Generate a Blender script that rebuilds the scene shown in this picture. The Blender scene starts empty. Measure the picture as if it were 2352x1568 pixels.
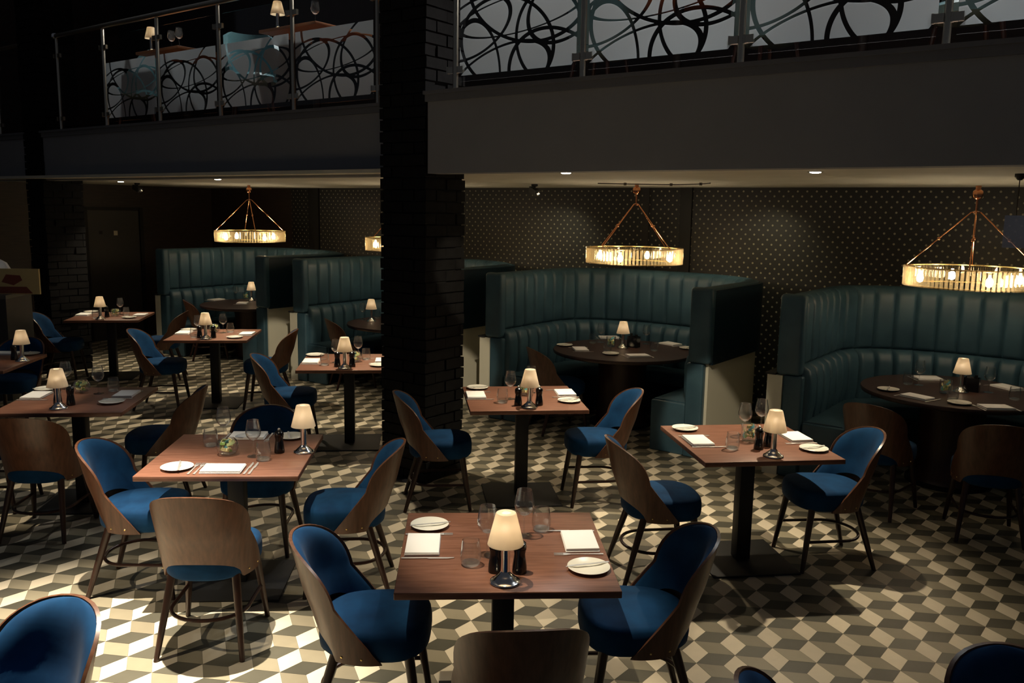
import bpy, bmesh, math, random
from math import sin, cos, pi, sqrt, atan2, radians, hypot
from mathutils import Vector, Matrix
random.seed(7)
C = bpy.context.scene.collection
R_ = random.random
# ------------------------------------------------------------------ camera
FPX, PIT, ROLL, CH = 1979.3, .152, .01697, 2.12
Fv = Vector((0, cos(PIT), -sin(PIT))); U0 = Vector((0, sin(PIT), cos(PIT))); R0 = Vector((1, 0, 0))
Rv = R0 * cos(ROLL) + U0 * sin(ROLL); Uv = U0 * cos(ROLL) - R0 * sin(ROLL)
cd = bpy.data.cameras.new('camera'); cam = bpy.data.objects.new('camera', cd); C.objects.link(cam)
m = Matrix((Rv, Uv, -Fv)).transposed().to_4x4(); m.translation = (0, 0, CH); cam.matrix_world = m
cd.sensor_fit = 'HORIZONTAL'; cd.sensor_width = 36; cd.lens = 36 * FPX / 2352; cd.clip_start = .05; cd.clip_end = 100
sc = bpy.context.scene; sc.camera = cam
sc.view_settings.view_transform = 'Standard'; sc.view_settings.look = 'None'; sc.view_settings.gamma = 1
sc.view_settings.use_curve_mapping = False; sc.view_settings.exposure = 0
sc.cycles.transparent_max_bounces = 32; sc.cycles.use_denoising = True; sc.cycles.max_bounces = 8
sc.cycles.sample_clamp_indirect = 4

def ray(x, y): return Fv + Rv * ((x - 1176) / FPX) + Uv * ((784 - y) / FPX)
def at(x, y, z=.75):                       # the point of a horizontal plane that shows at a measured place
    d = ray(x, y); return Vector((0, 0, CH)) + d * ((z - CH) / d.z)
AB = .9347
ud = Vector((-sin(AB), cos(AB), 0)); nd = Vector((cos(AB), sin(AB), 0))
def W(u, v, z=0): return ud * u + nd * v + Vector((0, 0, z))
ROTB = AB - pi / 2                         # local x runs against u, local y runs along n
def onv(x, y, v): d = ray(x, y); return Vector((0, 0, CH)) + d * (v / d.dot(nd))

# ------------------------------------------------------------------ materials
MT = {}
def mat(name, col=(.5, .5, .5), rough=.5, metal=0., spec=.5, sheen=0., coat=0.):
    m = bpy.data.materials.new(name); m.use_nodes = True; b = m.node_tree.nodes['Principled BSDF']
    b.inputs['Base Color'].default_value = (*col, 1); b.inputs['Roughness'].default_value = rough
    b.inputs['Metallic'].default_value = metal; b.inputs['Specular IOR Level'].default_value = spec
    if sheen: b.inputs['Sheen Weight'].default_value = sheen; b.inputs['Sheen Roughness'].default_value = .4
    if coat: b.inputs['Coat Weight'].default_value = coat; b.inputs['Coat Roughness'].default_value = .15
    MT[name] = m; return m
def N(m, t, **k):
    n = m.node_tree.nodes.new(t)
    for a, v in k.items():
        if a.startswith('i_'): n.inputs[a[2:].replace('_', ' ')].default_value = v
        else: setattr(n, a, v)
    return n
def L(m, a, b): m.node_tree.links.new(a, b)
def ramp(m, src, stops):
    r = N(m, 'ShaderNodeValToRGB'); e = r.color_ramp.elements
    while len(e) < len(stops): e.new(.5)
    for el, (p, c) in zip(e, stops): el.position = p; el.color = (*c, 1)
    L(m, src, r.inputs['Fac']); return r
def bsdf(m): return m.node_tree.nodes['Principled BSDF']
def noisecol(m, scale, c0, c1, sx=(1, 1, 1), detail=4, bump=0., rnd=False):
    tc = N(m, 'ShaderNodeTexCoord'); mp = N(m, 'ShaderNodeMapping'); mp.inputs['Scale'].default_value = sx
    L(m, tc.outputs['Object'], mp.inputs['Vector'])
    if rnd:
        oi = N(m, 'ShaderNodeObjectInfo'); ml = N(m, 'ShaderNodeMath', operation='MULTIPLY'); ml.inputs[1].default_value = 37
        cb = N(m, 'ShaderNodeCombineXYZ'); L(m, oi.outputs['Random'], ml.inputs[0])
        for i in range(3): L(m, ml.outputs[0], cb.inputs[i])
        L(m, cb.outputs[0], mp.inputs['Location'])
    nz = N(m, 'ShaderNodeTexNoise'); nz.inputs['Scale'].default_value = scale; nz.inputs['Detail'].default_value = detail
    L(m, mp.outputs[0], nz.inputs['Vector'])
    r = ramp(m, nz.outputs['Fac'], [(.3, c0), (.7, c1)]); L(m, r.outputs[0], bsdf(m).inputs['Base Color'])
    if bump:
        b = N(m, 'ShaderNodeBump'); b.inputs['Strength'].default_value = bump; b.inputs['Distance'].default_value = .004
        L(m, nz.outputs['Fac'], b.inputs['Height']); L(m, b.outputs[0], bsdf(m).inputs['Normal'])
    return m
noisecol(mat('velvet', rough=.85, sheen=.03, spec=.15), 9, (.003, .028, .082), (.0055, .048, .132), bump=.15)
noisecol(mat('wood', rough=.34, spec=.45), 6, (.07, .029, .015), (.13, .056, .03), sx=(9, 9, .7), rnd=True)
noisecol(mat('leg_wood', rough=.35), 8, (.022, .009, .006), (.04, .015, .009), sx=(6, 6, .6))
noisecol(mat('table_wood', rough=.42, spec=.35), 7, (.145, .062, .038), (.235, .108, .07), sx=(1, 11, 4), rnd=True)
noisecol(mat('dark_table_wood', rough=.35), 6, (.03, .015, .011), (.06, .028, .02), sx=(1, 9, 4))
noisecol(mat('pedestal_wood', rough=.4), 6, (.03, .012, .008), (.055, .022, .014), sx=(9, 9, .6))
mat('black_metal', (.012, .012, .013), .55, 0, .4)
mat('plate_metal', (.018, .018, .018), .6)
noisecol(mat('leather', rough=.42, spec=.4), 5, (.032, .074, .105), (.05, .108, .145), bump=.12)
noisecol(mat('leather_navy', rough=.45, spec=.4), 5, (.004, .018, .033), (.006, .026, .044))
mat('seat_dark', (.006, .016, .02), .6)
mat('booth_white', (.7, .68, .56), .6)
mat('ledge_dark', (.02, .022, .024), .5)
mat('china', (.86, .84, .74), .25)
mat('linen', (.88, .87, .85), .8)
mat('chrome', (.85, .85, .85), .17, 1)
mat('steel', (.85, .83, .8), .48, 1)
mat('satin_steel', (.6, .56, .46), .34, 1)
mat('mill_black', (.004, .004, .005), .18)
mat('copper', (.75, .33, .16), .2, 1)
mat('brass', (.8, .6, .25), .25, 1)
noisecol(mat('fascia', rough=.7), 3, (.25, .25, .255), (.27, .27, .275))
mat('fascia_trim', (.15, .15, .155), .55)
noisecol(mat('brick', rough=.8, spec=.2), 14, (.003, .003, .0035), (.0075, .0075, .008), bump=.6)
mat('mortar', (.0045, .0045, .005), .8)
noisecol(mat('ceiling', rough=.8), 2, (.6, .57, .46), (.68, .65, .53))
mat('dark_wall', (.02, .018, .017), .7)
noisecol(mat('panel_wood', rough=.5), 5, (.022, .014, .011), (.04, .024, .018), sx=(1, 1, 9))
mat('door_paint', (.045, .042, .038), .5)
mat('black', (.004, .004, .004), .6)
mat('up_teal', (.12, .25, .28), .4)
mat('up_wood', (.42, .16, .06), .45)
mat('cream_board', (.6, .48, .22), .6)
mat('red_mark', (.2, .05, .03), .6)
mat('counter', (.035, .033, .03), .5)
mat('counter_top', (.09, .085, .075), .4)
mat('cord', (.03, .02, .015), .6)
mat('filling_green', (.55, .62, .28), .5); mat('filling_yellow', (.85, .74, .36), .5); mat('filling_blue', (.12, .42, .48), .5)
mat('leaf', (.2, .33, .07), .5)

def emit(name, col, s):
    m = bpy.data.materials.new(name); m.use_nodes = True; nt = m.node_tree; nt.nodes.clear()
    e = N(m, 'ShaderNodeEmission'); e.inputs[0].default_value = (*col, 1); e.inputs[1].default_value = s
    o = N(m, 'ShaderNodeOutputMaterial'); L(m, e.outputs[0], o.inputs[0]); MT[name] = m
emit('bulb', (1, .8, .55), 58); emit('bulb_hot', (1, .8, .55), 95); emit('downlight', (1, .93, .8), 40)
def glass(name, tint=(.97, .98, .98), k=1., extra=None, ro=.04):
    m = bpy.data.materials.new(name); m.use_nodes = True; nt = m.node_tree; nt.nodes.clear()
    t = N(m, 'ShaderNodeBsdfTransparent'); t.inputs[0].default_value = (*tint, 1)
    g = N(m, 'ShaderNodeBsdfGlossy'); g.inputs['Roughness'].default_value = ro
    lw = N(m, 'ShaderNodeLayerWeight'); lw.inputs['Blend'].default_value = .5
    pw = N(m, 'ShaderNodeMath', operation='POWER'); pw.inputs[1].default_value = 2.6; L(m, lw.outputs['Facing'], pw.inputs[0])
    ml = N(m, 'ShaderNodeMath', operation='MULTIPLY_ADD'); ml.inputs[1].default_value = .55 * k; ml.inputs[2].default_value = .016 * k; ml.use_clamp = True
    L(m, pw.outputs[0], ml.inputs[0]); mx = N(m, 'ShaderNodeMixShader')
    L(m, ml.outputs[0], mx.inputs[0]); L(m, t.outputs[0], mx.inputs[1]); L(m, g.outputs[0], mx.inputs[2])
    out = mx
    if extra:
        d = N(m, 'ShaderNodeBsdfTranslucent'); d.inputs[0].default_value = (*extra[0], 1)
        m2 = N(m, 'ShaderNodeMixShader'); m2.inputs[0].default_value = extra[1]
        L(m, mx.outputs[0], m2.inputs[1]); L(m, d.outputs[0], m2.inputs[2]); out = m2
    o = N(m, 'ShaderNodeOutputMaterial'); L(m, out.outputs[0], o.inputs[0]); MT[name] = m
glass('glass', (.97, .98, .98), 2.2, ((.9, .9, .88), .015), .07); glass('glass_thick', (.97, .98, .98), 5., ((.95, .95, .93), .2), .25); glass('rail_glass', (.93, .95, .95), .8)
glass('crystal', (.93, .88, .76), 2.4, ((.92, .78, .5), .25))
glass('acrylic', (.55, .6, .75), 1, ((.3, .35, .5), .3))
def shade_mat():                            # frosted glass shade lit by the bulb inside it
    m = bpy.data.materials.new('shade'); m.use_nodes = True; nt = m.node_tree; nt.nodes.clear()
    tr = N(m, 'ShaderNodeBsdfTranslucent'); tr.inputs[0].default_value = (.85, .76, .62, 1)
    df = N(m, 'ShaderNodeBsdfDiffuse'); df.inputs[0].default_value = (.8, .76, .68, 1)
    tp = N(m, 'ShaderNodeBsdfTransparent')
    a = N(m, 'ShaderNodeMixShader'); a.inputs[0].default_value = .5
    L(m, tr.outputs[0], a.inputs[1]); L(m, df.outputs[0], a.inputs[2])
    b = N(m, 'ShaderNodeMixShader'); b.inputs[0].default_value = .06
    L(m, a.outputs[0], b.inputs[1]); L(m, tp.outputs[0], b.inputs[2])
    o = N(m, 'ShaderNodeOutputMaterial'); L(m, b.outputs[0], o.inputs[0]); MT['shade'] = m
shade_mat()
def tile_mat(name, col, var):
    m = mat(name, col, .38, 0, .4); at_ = N(m, 'ShaderNodeAttribute'); at_.attribute_name = 'tone'
    tc = N(m, 'ShaderNodeTexCoord'); nz = N(m, 'ShaderNodeTexNoise'); nz.inputs['Scale'].default_value = 14; nz.inputs['Detail'].default_value = 5
    L(m, tc.outputs['Object'], nz.inputs['Vector'])
    ad = N(m, 'ShaderNodeMath', operation='MULTIPLY_ADD'); ad.inputs[1].default_value = .35
    L(m, nz.outputs['Fac'], ad.inputs[0]); L(m, at_.outputs['Fac'], ad.inputs[2])
    r = ramp(m, ad.outputs[0], [(0, tuple(c * (1 - var) for c in col)), (1, tuple(c * (1 + var) for c in col))])
    L(m, r.outputs[0], bsdf(m).inputs['Base Color'])
tile_mat('tile_light', (.66, .58, .44), .22); tile_mat('tile_mid', (.25, .22, .155), .25); tile_mat('tile_dark', (.083, .078, .058), .35)
mat('grout', (.16, .145, .11), .8)
def wallpaper():
    m = mat('wallpaper', (.02, .02, .019), .5); tc = N(m, 'ShaderNodeTexCoord'); sp = N(m, 'ShaderNodeSeparateXYZ')
    L(m, tc.outputs['Object'], sp.inputs[0])
    def dots(off):
        def ax(sock, per, o):
            d = N(m, 'ShaderNodeMath', operation='DIVIDE'); d.inputs[1].default_value = per; L(m, sock, d.inputs[0])
            a = N(m, 'ShaderNodeMath', operation='ADD'); a.inputs[1].default_value = o; L(m, d.outputs[0], a.inputs[0])
            f = N(m, 'ShaderNodeMath', operation='FRACT'); L(m, a.outputs[0], f.inputs[0])
            s = N(m, 'ShaderNodeMath', operation='SUBTRACT'); s.inputs[1].default_value = .5; L(m, f.outputs[0], s.inputs[0])
            k = N(m, 'ShaderNodeMath', operation='MULTIPLY'); k.inputs[1].default_value = per; L(m, s.outputs[0], k.inputs[0])
            p = N(m, 'ShaderNodeMath', operation='MULTIPLY'); L(m, k.outputs[0], p.inputs[0]); L(m, k.outputs[0], p.inputs[1]); return p
        a = ax(sp.outputs['X'], .096, off); b = ax(sp.outputs['Z'], .1, off)
        s = N(m, 'ShaderNodeMath', operation='ADD'); L(m, a.outputs[0], s.inputs[0]); L(m, b.outputs[0], s.inputs[1])
        l = N(m, 'ShaderNodeMath', operation='LESS_THAN'); l.inputs[1].default_value = .0102 ** 2; L(m, s.outputs[0], l.inputs[0]); return l
    d1, d2 = dots(0), dots(.5)
    mx = N(m, 'ShaderNodeMath', operation='MAXIMUM'); L(m, d1.outputs[0], mx.inputs[0]); L(m, d2.outputs[0], mx.inputs[1])
    c = N(m, 'ShaderNodeMix', data_type='RGBA'); c.inputs[6].default_value = (.012, .012, .0115, 1); c.inputs[7].default_value = (.26, .24, .17, 1)
    L(m, mx.outputs[0], c.inputs[0]); L(m, c.outputs[2], bsdf(m).inputs['Base Color'])
wallpaper()
def film_mat():                              # frosted film with swirling clear lines cut out of it
    m = bpy.data.materials.new('film'); m.use_nodes = True; nt = m.node_tree; nt.nodes.clear()
    tc = N(m, 'ShaderNodeTexCoord'); sp = N(m, 'ShaderNodeSeparateXYZ'); L(m, tc.outputs['Object'], sp.inputs[0])
    def M(op, a, b=None):
        n = N(m, 'ShaderNodeMath', operation=op)
        for i, v in enumerate((a, b)):
            if v is None: continue
            if isinstance(v, (int, float)): n.inputs[i].default_value = v
            else: L(m, v, n.inputs[i])
        return n.outputs[0]
    X, Z = sp.outputs['X'], sp.outputs['Z']
    acc = None
    EL = [(.16, .40, .34, .18, .35), (.55, .46, .52, .12, .1), (.45, .28, .40, .30, -.3), (.80, .30, .26, .30, .2), (.2, .12, .2, .34, .15),
          (.62, .62, .5, .34, -.25), (.95, .5, .34, .22, .5), (.86, .02, .4, .3, -.5), (.38, .05, .45, .2, .3)]
    for cx, cz, a, b, r in EL:
        dx = M('SUBTRACT', X, cx); dz = M('SUBTRACT', Z, cz)
        p = M('DIVIDE', M('ADD', M('MULTIPLY', dx, cos(r)), M('MULTIPLY', dz, sin(r))), a)
        q = M('DIVIDE', M('SUBTRACT', M('MULTIPLY', dz, cos(r)), M('MULTIPLY', dx, sin(r))), b)
        d = M('ABSOLUTE', M('SUBTRACT', M('SQRT', M('ADD', M('MULTIPLY', p, p), M('MULTIPLY', q, q))), 1.))
        k = M('LESS_THAN', d, .0135 / (.5 * (a + b)))
        acc = k if acc is None else M('MAXIMUM', acc, k)
    df = N(m, 'ShaderNodeBsdfDiffuse'); df.inputs[0].default_value = (.6, .63, .65, 1)
    tr = N(m, 'ShaderNodeBsdfTranslucent'); tr.inputs[0].default_value = (.6, .63, .65, 1)
    a = N(m, 'ShaderNodeMixShader'); a.inputs[0].default_value = .4; L(m, df.outputs[0], a.inputs[1]); L(m, tr.outputs[0], a.inputs[2])
    tp = N(m, 'ShaderNodeBsdfTransparent'); tp.inputs[0].default_value = (.9, .93, .95, 1)
    a2 = N(m, 'ShaderNodeMixShader'); a2.inputs[0].default_value = .24; L(m, a.outputs[0], a2.inputs[1]); L(m, tp.outputs[0], a2.inputs[2])
    b = N(m, 'ShaderNodeMixShader'); L(m, acc, b.inputs[0]); L(m, a2.outputs[0], b.inputs[1]); L(m, tp.outputs[0], b.inputs[2])
    o = N(m, 'ShaderNodeOutputMaterial'); L(m, b.outputs[0], o.inputs[0]); MT['film'] = m
film_mat()

# ------------------------------------------------------------------ mesh builder
class MB:
    def __init__(s): s.v = []; s.f = []; s.mi = []
    def add(s, v, f, mi=0):
        n = len(s.v); s.v += [tuple(p) for p in v]; s.f += [tuple(i + n for i in q) for q in f]; s.mi += [mi] * len(f); return s
    def box(s, lo, hi, mi=0, rz=0., o=(0, 0, 0)):
        (a, b, c), (d, e, f) = lo, hi
        v = [(x, y, z) for z in (c, f) for x, y in ((a, b), (d, b), (d, e), (a, e))]
        if rz: v = [(x * cos(rz) - y * sin(rz), x * sin(rz) + y * cos(rz), z) for x, y, z in v]
        v = [(x + o[0], y + o[1], z + o[2]) for x, y, z in v]
        return s.add(v, [(3, 2, 1, 0), (4, 5, 6, 7), (0, 1, 5, 4), (1, 2, 6, 5), (2, 3, 7, 6), (3, 0, 4, 7)], mi)
    def lathe(s, prof, n=24, o=(0, 0, 0), caps=True, mi=0):
        v = []; f = []
        for r, z in prof:
            for k in range(n): v.append((o[0] + r * cos(2 * pi * k / n), o[1] + r * sin(2 * pi * k / n), o[2] + z))
        for i in range(len(prof) - 1):
            for k in range(n):
                k2 = (k + 1) % n; f.append((i * n + k, i * n + k2, (i + 1) * n + k2, (i + 1) * n + k))
        if caps:
            f.append(tuple(range(n))[::-1]); b = (len(prof) - 1) * n; f.append(tuple(range(b, b + n)))
        return s.add(v, f, mi)
    def tube(s, pts, r, n=8, closed=False, mi=0):
        pts = [Vector(p) for p in pts]; m_ = len(pts); rs = r if isinstance(r, (list, tuple)) else [r] * m_
        v = []; f = []; prev = None
        for i, p in enumerate(pts):
            if closed: t = pts[(i + 1) % m_] - pts[i - 1]
            else: t = pts[min(i + 1, m_ - 1)] - pts[max(i - 1, 0)]
            t.normalize(); ref = prev if prev else (Vector((0, 0, 1)) if abs(t.z) < .9 else Vector((1, 0, 0)))
            a = (ref - t * ref.dot(t)).normalized(); b = t.cross(a); prev = a
            for k in range(n): v.append(p + (a * cos(2 * pi * k / n) + b * sin(2 * pi * k / n)) * rs[i])
        for i in range(m_ if closed else m_ - 1):
            j = (i + 1) % m_
            for k in range(n):
                k2 = (k + 1) % n; f.append((i * n + k, i * n + k2, j * n + k2, j * n + k))
        if not closed: f.append(tuple(range(n))[::-1]); f.append(tuple(range((m_ - 1) * n, m_ * n)))
        return s.add(v, f, mi)
    def loft(s, rings, closed=True, caps=True, mi=0):
        n = len(rings[0]); v = [p for r in rings for p in r]; f = []
        for i in range(len(rings) - 1):
            for k in range(n if closed else n - 1):
                k2 = (k + 1) % n; f.append((i * n + k, i * n + k2, (i + 1) * n + k2, (i + 1) * n + k))
        if caps: f.append(tuple(range(n))[::-1]); b = (len(rings) - 1) * n; f.append(tuple(range(b, b + n)))
        return s.add(v, f, mi)
    def prism(s, poly, z0, z1, mi=0):
        return s.loft([[(x, y, z0) for x, y in poly], [(x, y, z1) for x, y in poly]], mi=mi)
    def sphere(s, c, r, n=12, sq=1., mi=0):
        k = n // 2; return s.lathe([(max(r * sin(pi * i / k), 1e-4), -r * sq * cos(pi * i / k)) for i in range(k + 1)], n, c, True, mi)
    def mesh(s, name, mats, smooth=True, ang=38):
        me = bpy.data.meshes.new(name); me.from_pydata(s.v, [], s.f)
        for k in (mats if isinstance(mats, (list, tuple)) else [mats]): me.materials.append(MT[k])
        if len(set(s.mi)) > 1: me.polygons.foreach_set('material_index', s.mi)
        bm = bmesh.new(); bm.from_mesh(me); bmesh.ops.recalc_face_normals(bm, faces=bm.faces); bm.to_mesh(me); bm.free()
        if smooth:
            me.polygons.foreach_set('use_smooth', [True] * len(me.polygons)); me.set_sharp_from_angle(angle=radians(ang))
        me.update(); return me
def rbox(lo, hi, r=.004, seg=3):            # box with rounded edges, as a mesh builder
    bm = bmesh.new(); bmesh.ops.create_cube(bm, size=1)
    for v in bm.verts: v.co = Vector([lo[i] + (v.co[i] + .5) * (hi[i] - lo[i]) for i in range(3)])
    bmesh.ops.bevel(bm, geom=bm.edges[:], offset=r, segments=seg, profile=.5, affect='EDGES')
    bm.verts.ensure_lookup_table(); q = MB(); q.add([v.co[:] for v in bm.verts], [[v.index for v in f.verts] for f in bm.faces]); bm.free(); return q
def ob(name, me, parent=None, loc=(0, 0, 0), rot=(0, 0, 0)):
    o = bpy.data.objects.new(name, me); C.objects.link(o); o.location = loc; o.rotation_euler = rot
    if parent: o.parent = parent
    return o
def tag(o, label, cat, group=None):
    o['label'] = label; o['category'] = cat
    if group: o['group'] = group
    return o
def thing(name, label, cat, loc=(0, 0, 0), rz=0., group=None):
    return tag(ob(name, None, None, loc, (0, 0, rz)), label, cat, group)
def struct(name, me, loc=(0, 0, 0), rz=0.):
    o = ob(name, me, None, loc, (0, 0, rz)); o['kind'] = 'structure'; return o
def dup(src, loc, rz, label, group=None):    # a thing, its parts and their sub-parts
    r = src.copy(); C.objects.link(r); r.location = loc; r.rotation_euler = (0, 0, rz); r['label'] = label
    if group: r['group'] = group
    for ch in list(src.children):
        c = ch.copy(); C.objects.link(c); c.parent = r
        for g in list(ch.children):
            d = g.copy(); C.objects.link(d); d.parent = c
    return r
class Proto:                                 # first call places the thing itself, later calls copies of it
    def __init__(s, make): s.make = make; s.o = None
    def __call__(s, loc, rz, label, group=None):
        if s.o is None:
            s.o = s.make(); s.o.location = loc; s.o.rotation_euler = (0, 0, rz); s.o['label'] = label
            if group: s.o['group'] = group
            return s.o
        return dup(s.o, loc, rz, label, group)

# ------------------------------------------------------------------ dining chair
def make_chair():
    t = thing('dining_chair', 'x', 'chair')
    # seat: rounded cushion, front at +y
    def outline(k, n=40):
        p = []
        for i in range(n):
            a = 2 * pi * i / n; x = cos(a); y = sin(a); e = .72
            px = abs(x) ** e * (1 if x > 0 else -1); py = abs(y) ** e * (1 if y > 0 else -1)
            w = .214 + .022 * py; p.append((px * w * k, py * .225 * k + .01))
        return p
    rings = [[(x, y, z + .012 * (1 - min(1, hypot(x, y) / .2)) * top) for x, y in outline(k)] for k, z, top in
             ((.80, .372, 0), (.92, .376, 0), (.985, .392, 0), (1, .42, 0), (1, .455, 0), (.985, .478, 0), (.95, .491, 0), (.88, .498, .2), (.6, .503, .6), (.25, .506, 1), (.03, .507, 1))]
    ob('seat', MB().loft(rings).mesh('seat', 'velvet', ang=60), t)
    zb, zt = .372, .828
    def phi(z):
        zs = .60
        if z > zs: return 70 * sqrt(max(0, 1 - ((z - zs) / (zt - zs)) ** 2.6))
        return 70 + (104 - 70) * (zs - z) / (zs - zb)
    zl = [zb + (.60 - zb) * i / 9 for i in range(9)] + [.60 + (zt - .60) * (1 - (1 - i / 13) ** 2) for i in range(14)]
    def grid(d, z0, inset, thick=None, n=40, low=True):
        rows = []
        for i, z in enumerate(zl):
            if z < z0: continue
            P = radians(max(phi(min(z, zt - .0003)) - inset, .6)); row = []
            zz = z - (inset * .0009 if z > .6 else 0) * ((z - .6) / (zt - .6))
            for k in range(n + 1):
                s = -1 + 2 * k / n; q = P * s
                dd = d if thick is None else d + thick * (1 - abs(s) ** 6) * (1 - max(0, (z - .66) / (zt - .66)) ** 6)
                a = .222 + .036 * (z - zb) / (zt - zb) - dd; b = .235 - dd
                yc = .0 - .19 * (z - zb) - .06 * max(0, z - .5) ** 1.2
                lo = zb + .098 * sqrt(max(0, 1 - (q / radians(56)) ** 2)) if low else zb
                zq = lo + (zz - zb) * (.62 - lo) / (.62 - zb) if zz < .62 else zz
                row.append((a * sin(q), yc - b * cos(q) + .005, zq))
            rows.append(row)
        return rows
    def slab(A, B):
        q = MB(); h, n = len(A), len(A[0]); v = [p for r in A for p in r] + [p for r in B for p in r]; o = h * n; f = []
        for i in range(h - 1):
            for k in range(n - 1):
                a, b, c, d = i * n + k, i * n + k + 1, (i + 1) * n + k + 1, (i + 1) * n + k
                f.append((a, b, c, d)); f.append((d + o, c + o, b + o, a + o))
        for i in range(h - 1):
            for k in (0, n - 1): f.append((i * n + k, (i + 1) * n + k, (i + 1) * n + k + o, i * n + k + o))
        for i in (0, h - 1):
            for k in range(n - 1): f.append((i * n + k, i * n + k + 1, i * n + k + 1 + o, i * n + k + o))
        return q.add(v, f)
    sh = ob('backrest_shell', slab(grid(0, 0, 0), grid(.013, 0, 0)).mesh('backrest_shell', 'wood', ang=50), t)
    ob('backrest_pad', slab(grid(.0125, .47, 3.5), grid(.016, .47, 3.5, .03)).mesh('backrest_pad', 'velvet', ang=60), t)
    rv = MB().lathe([(.0001, -.002), (.006, -.002), (.006, 0), (.004, .003), (.0001, .004)], 8).mesh('rivet', 'brass')
    for s in (-1, 1):
        for a in (66, 86):
            q = radians(a); o = ob('rivet', rv, sh, (s * .2235 * sin(q), .0 - .2365 * cos(q), .40))
            o.rotation_euler = Vector((s * sin(q), -cos(q), 0)).to_track_quat('Z', 'Y').to_euler()
    for sx in (-1, 1):
        for top, foot in (((.165 * sx, .16, .385), (.205 * sx, .215, 0)), ((.15 * sx, -.13, .385), (.2 * sx, -.245, 0))):
            ob('leg', MB().tube([top, [top[i] * .5 + foot[i] * .5 for i in range(3)], foot], [.021, .018, .0125], 10).mesh('leg', 'leg_wood'), t)
    pts = [(-.186, .19, .185), (-.183, .05, .185)] + [(.183 * -cos(pi * i / 16), -.05 - .16 * sin(pi * i / 16), .185) for i in range(17)] + [(.183, .05, .185), (.186, .19, .185)]
    ob('stretcher', MB().tube(pts, .0095, 8).mesh('stretcher', 'leg_wood'), t)
    return t
chair = Proto(make_chair)

# ------------------------------------------------------------------ square dining table
TS = .83
def make_table():
    t = thing('dining_table', 'x', 'table'); h = TS / 2
    ob('tabletop', rbox((-h, -h, .722), (h, h, .75), .003, 2).mesh('tabletop', 'table_wood', ang=50), t)
    ob('apron', MB().box((-.27, -.27, .705), (.27, .27, .722)).mesh('apron', 'black_metal', False), t)
    ob('column', rbox((-.045, -.045, .012), (.045, .045, .705), .006, 2).mesh('column', 'black_metal'), t)
    ob('base_plate', rbox((-.27, -.27, 0), (.27, .27, .012), .003, 2).mesh('base_plate', 'plate_metal'), t)
    return t
table = Proto(make_table)
def make_round_table():
    t = thing('round_table', 'x', 'table'); r = .70
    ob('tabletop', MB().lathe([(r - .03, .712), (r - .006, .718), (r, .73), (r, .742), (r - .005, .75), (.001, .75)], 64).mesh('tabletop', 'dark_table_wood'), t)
    ob('pedestal', MB().lathe([(.27, .03), (.25, .06), (.235, .3), (.24, .6), (.27, .712)], 32).mesh('pedestal', 'pedestal_wood'), t)
    ob('plinth', MB().lathe([(.31, 0), (.31, .025), (.29, .03)], 32).mesh('plinth', 'black_metal'), t)
    return t
round_table = Proto(make_round_table)

# ------------------------------------------------------------------ table ware
def make_lamp():
    t = thing('table_lamp', 'x', 'lamp')
    ob('base', MB().lathe([(.056, 0), (.058, .004), (.056, .008), (.044, .013), (.04, .02), (.03, .028), (.02, .038), (.017, .045)], 32).mesh('base', 'chrome'), t)
    ob('stem', MB().lathe([(.017, .045), (.0165, .06), (.0165, .155), (.019, .16), (.019, .168), (.012, .17)], 20).mesh('stem', 'chrome'), t)
    ob('lamp_shade', MB().lathe([(.0675, .15), (.0385, .266), (.036, .27), (.018, .27), (.018, .2685), (.035, .2685), (.037, .265), (.066, .1505)], 40, caps=False).mesh('lamp_shade', 'shade'), t)
    ob('bulb', MB().sphere((0, 0, .21), .016, 12).mesh('bulb', 'bulb'), t)
    return t
lamp = Proto(make_lamp)
LIGHTS = []
def plight(loc, e, col=(1, .74, .45), r=.02):
    d = bpy.data.lights.new('glow', 'POINT'); d.energy = e; d.color = col; d.shadow_soft_size = r
    o = bpy.data.objects.new('lamp_glow', d); C.objects.link(o); o.location = loc; return o
def make_wine():
    t = thing('wine_glass', 'x', 'wine glass')
    ob('foot', MB().lathe([(.036, 0), (.036, .0015), (.02, .004), (.006, .009)], 28).mesh('foot', 'glass'), t)
    ob('stem', MB().lathe([(.006, .009), (.0038, .02), (.0036, .075), (.006, .092)], 14).mesh('stem', 'glass'), t)
    ob('bowl', MB().lathe([(.02, .098), (.036, .115), (.042, .134), (.041, .15), (.036, .18), (.031, .205), (.0302, .205), (.035, .18), (.0398, .15), (.0405, .134), (.035, .117), (.019, .101)], 32, caps=False).lathe([(.003, .092), (.02, .098), (.019, .101), (.002, .097)], 24, caps=False, mi=1).mesh('bowl', ['glass', 'glass_thick']), t)
    return t
wine = Proto(make_wine)
def make_tumbler():
    return tag(ob('tumbler', MB().lathe([(.036, .006), (.041, .025), (.041, .05), (.036, .085), (.0335, .1), (.0325, .1), (.035, .085), (.0395, .05), (.039, .026), (.033, .012)], 32, caps=False).lathe([(.001, 0), (.03, 0), (.036, .006), (.033, .012), (.02, .0105), (.001, .01)], 32, caps=False, mi=1).mesh('tumbler', ['glass', 'glass_thick'])), 'x', 'glass')
tumbler = Proto(make_tumbler)
def make_mill():
    t = thing('pepper_mill', 'x', 'mill')
    ob('body', MB().lathe([(.028, 0), (.0285, .01), (.027, .03), (.0225, .06), (.021, .075), (.024, .09), (.025, .095)], 24).mesh('body', 'mill_black'), t)
    ob('head', MB().lathe([(.0235, .0955), (.026, .102), (.024, .118), (.013, .127), (.008, .129)], 24).mesh('head', 'mill_black'), t)
    ob('knob', MB().lathe([(.005, .129), (.0075, .133), (.006, .139), (.001, .141)], 14).mesh('knob', 'steel'), t)
    return t
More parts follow.
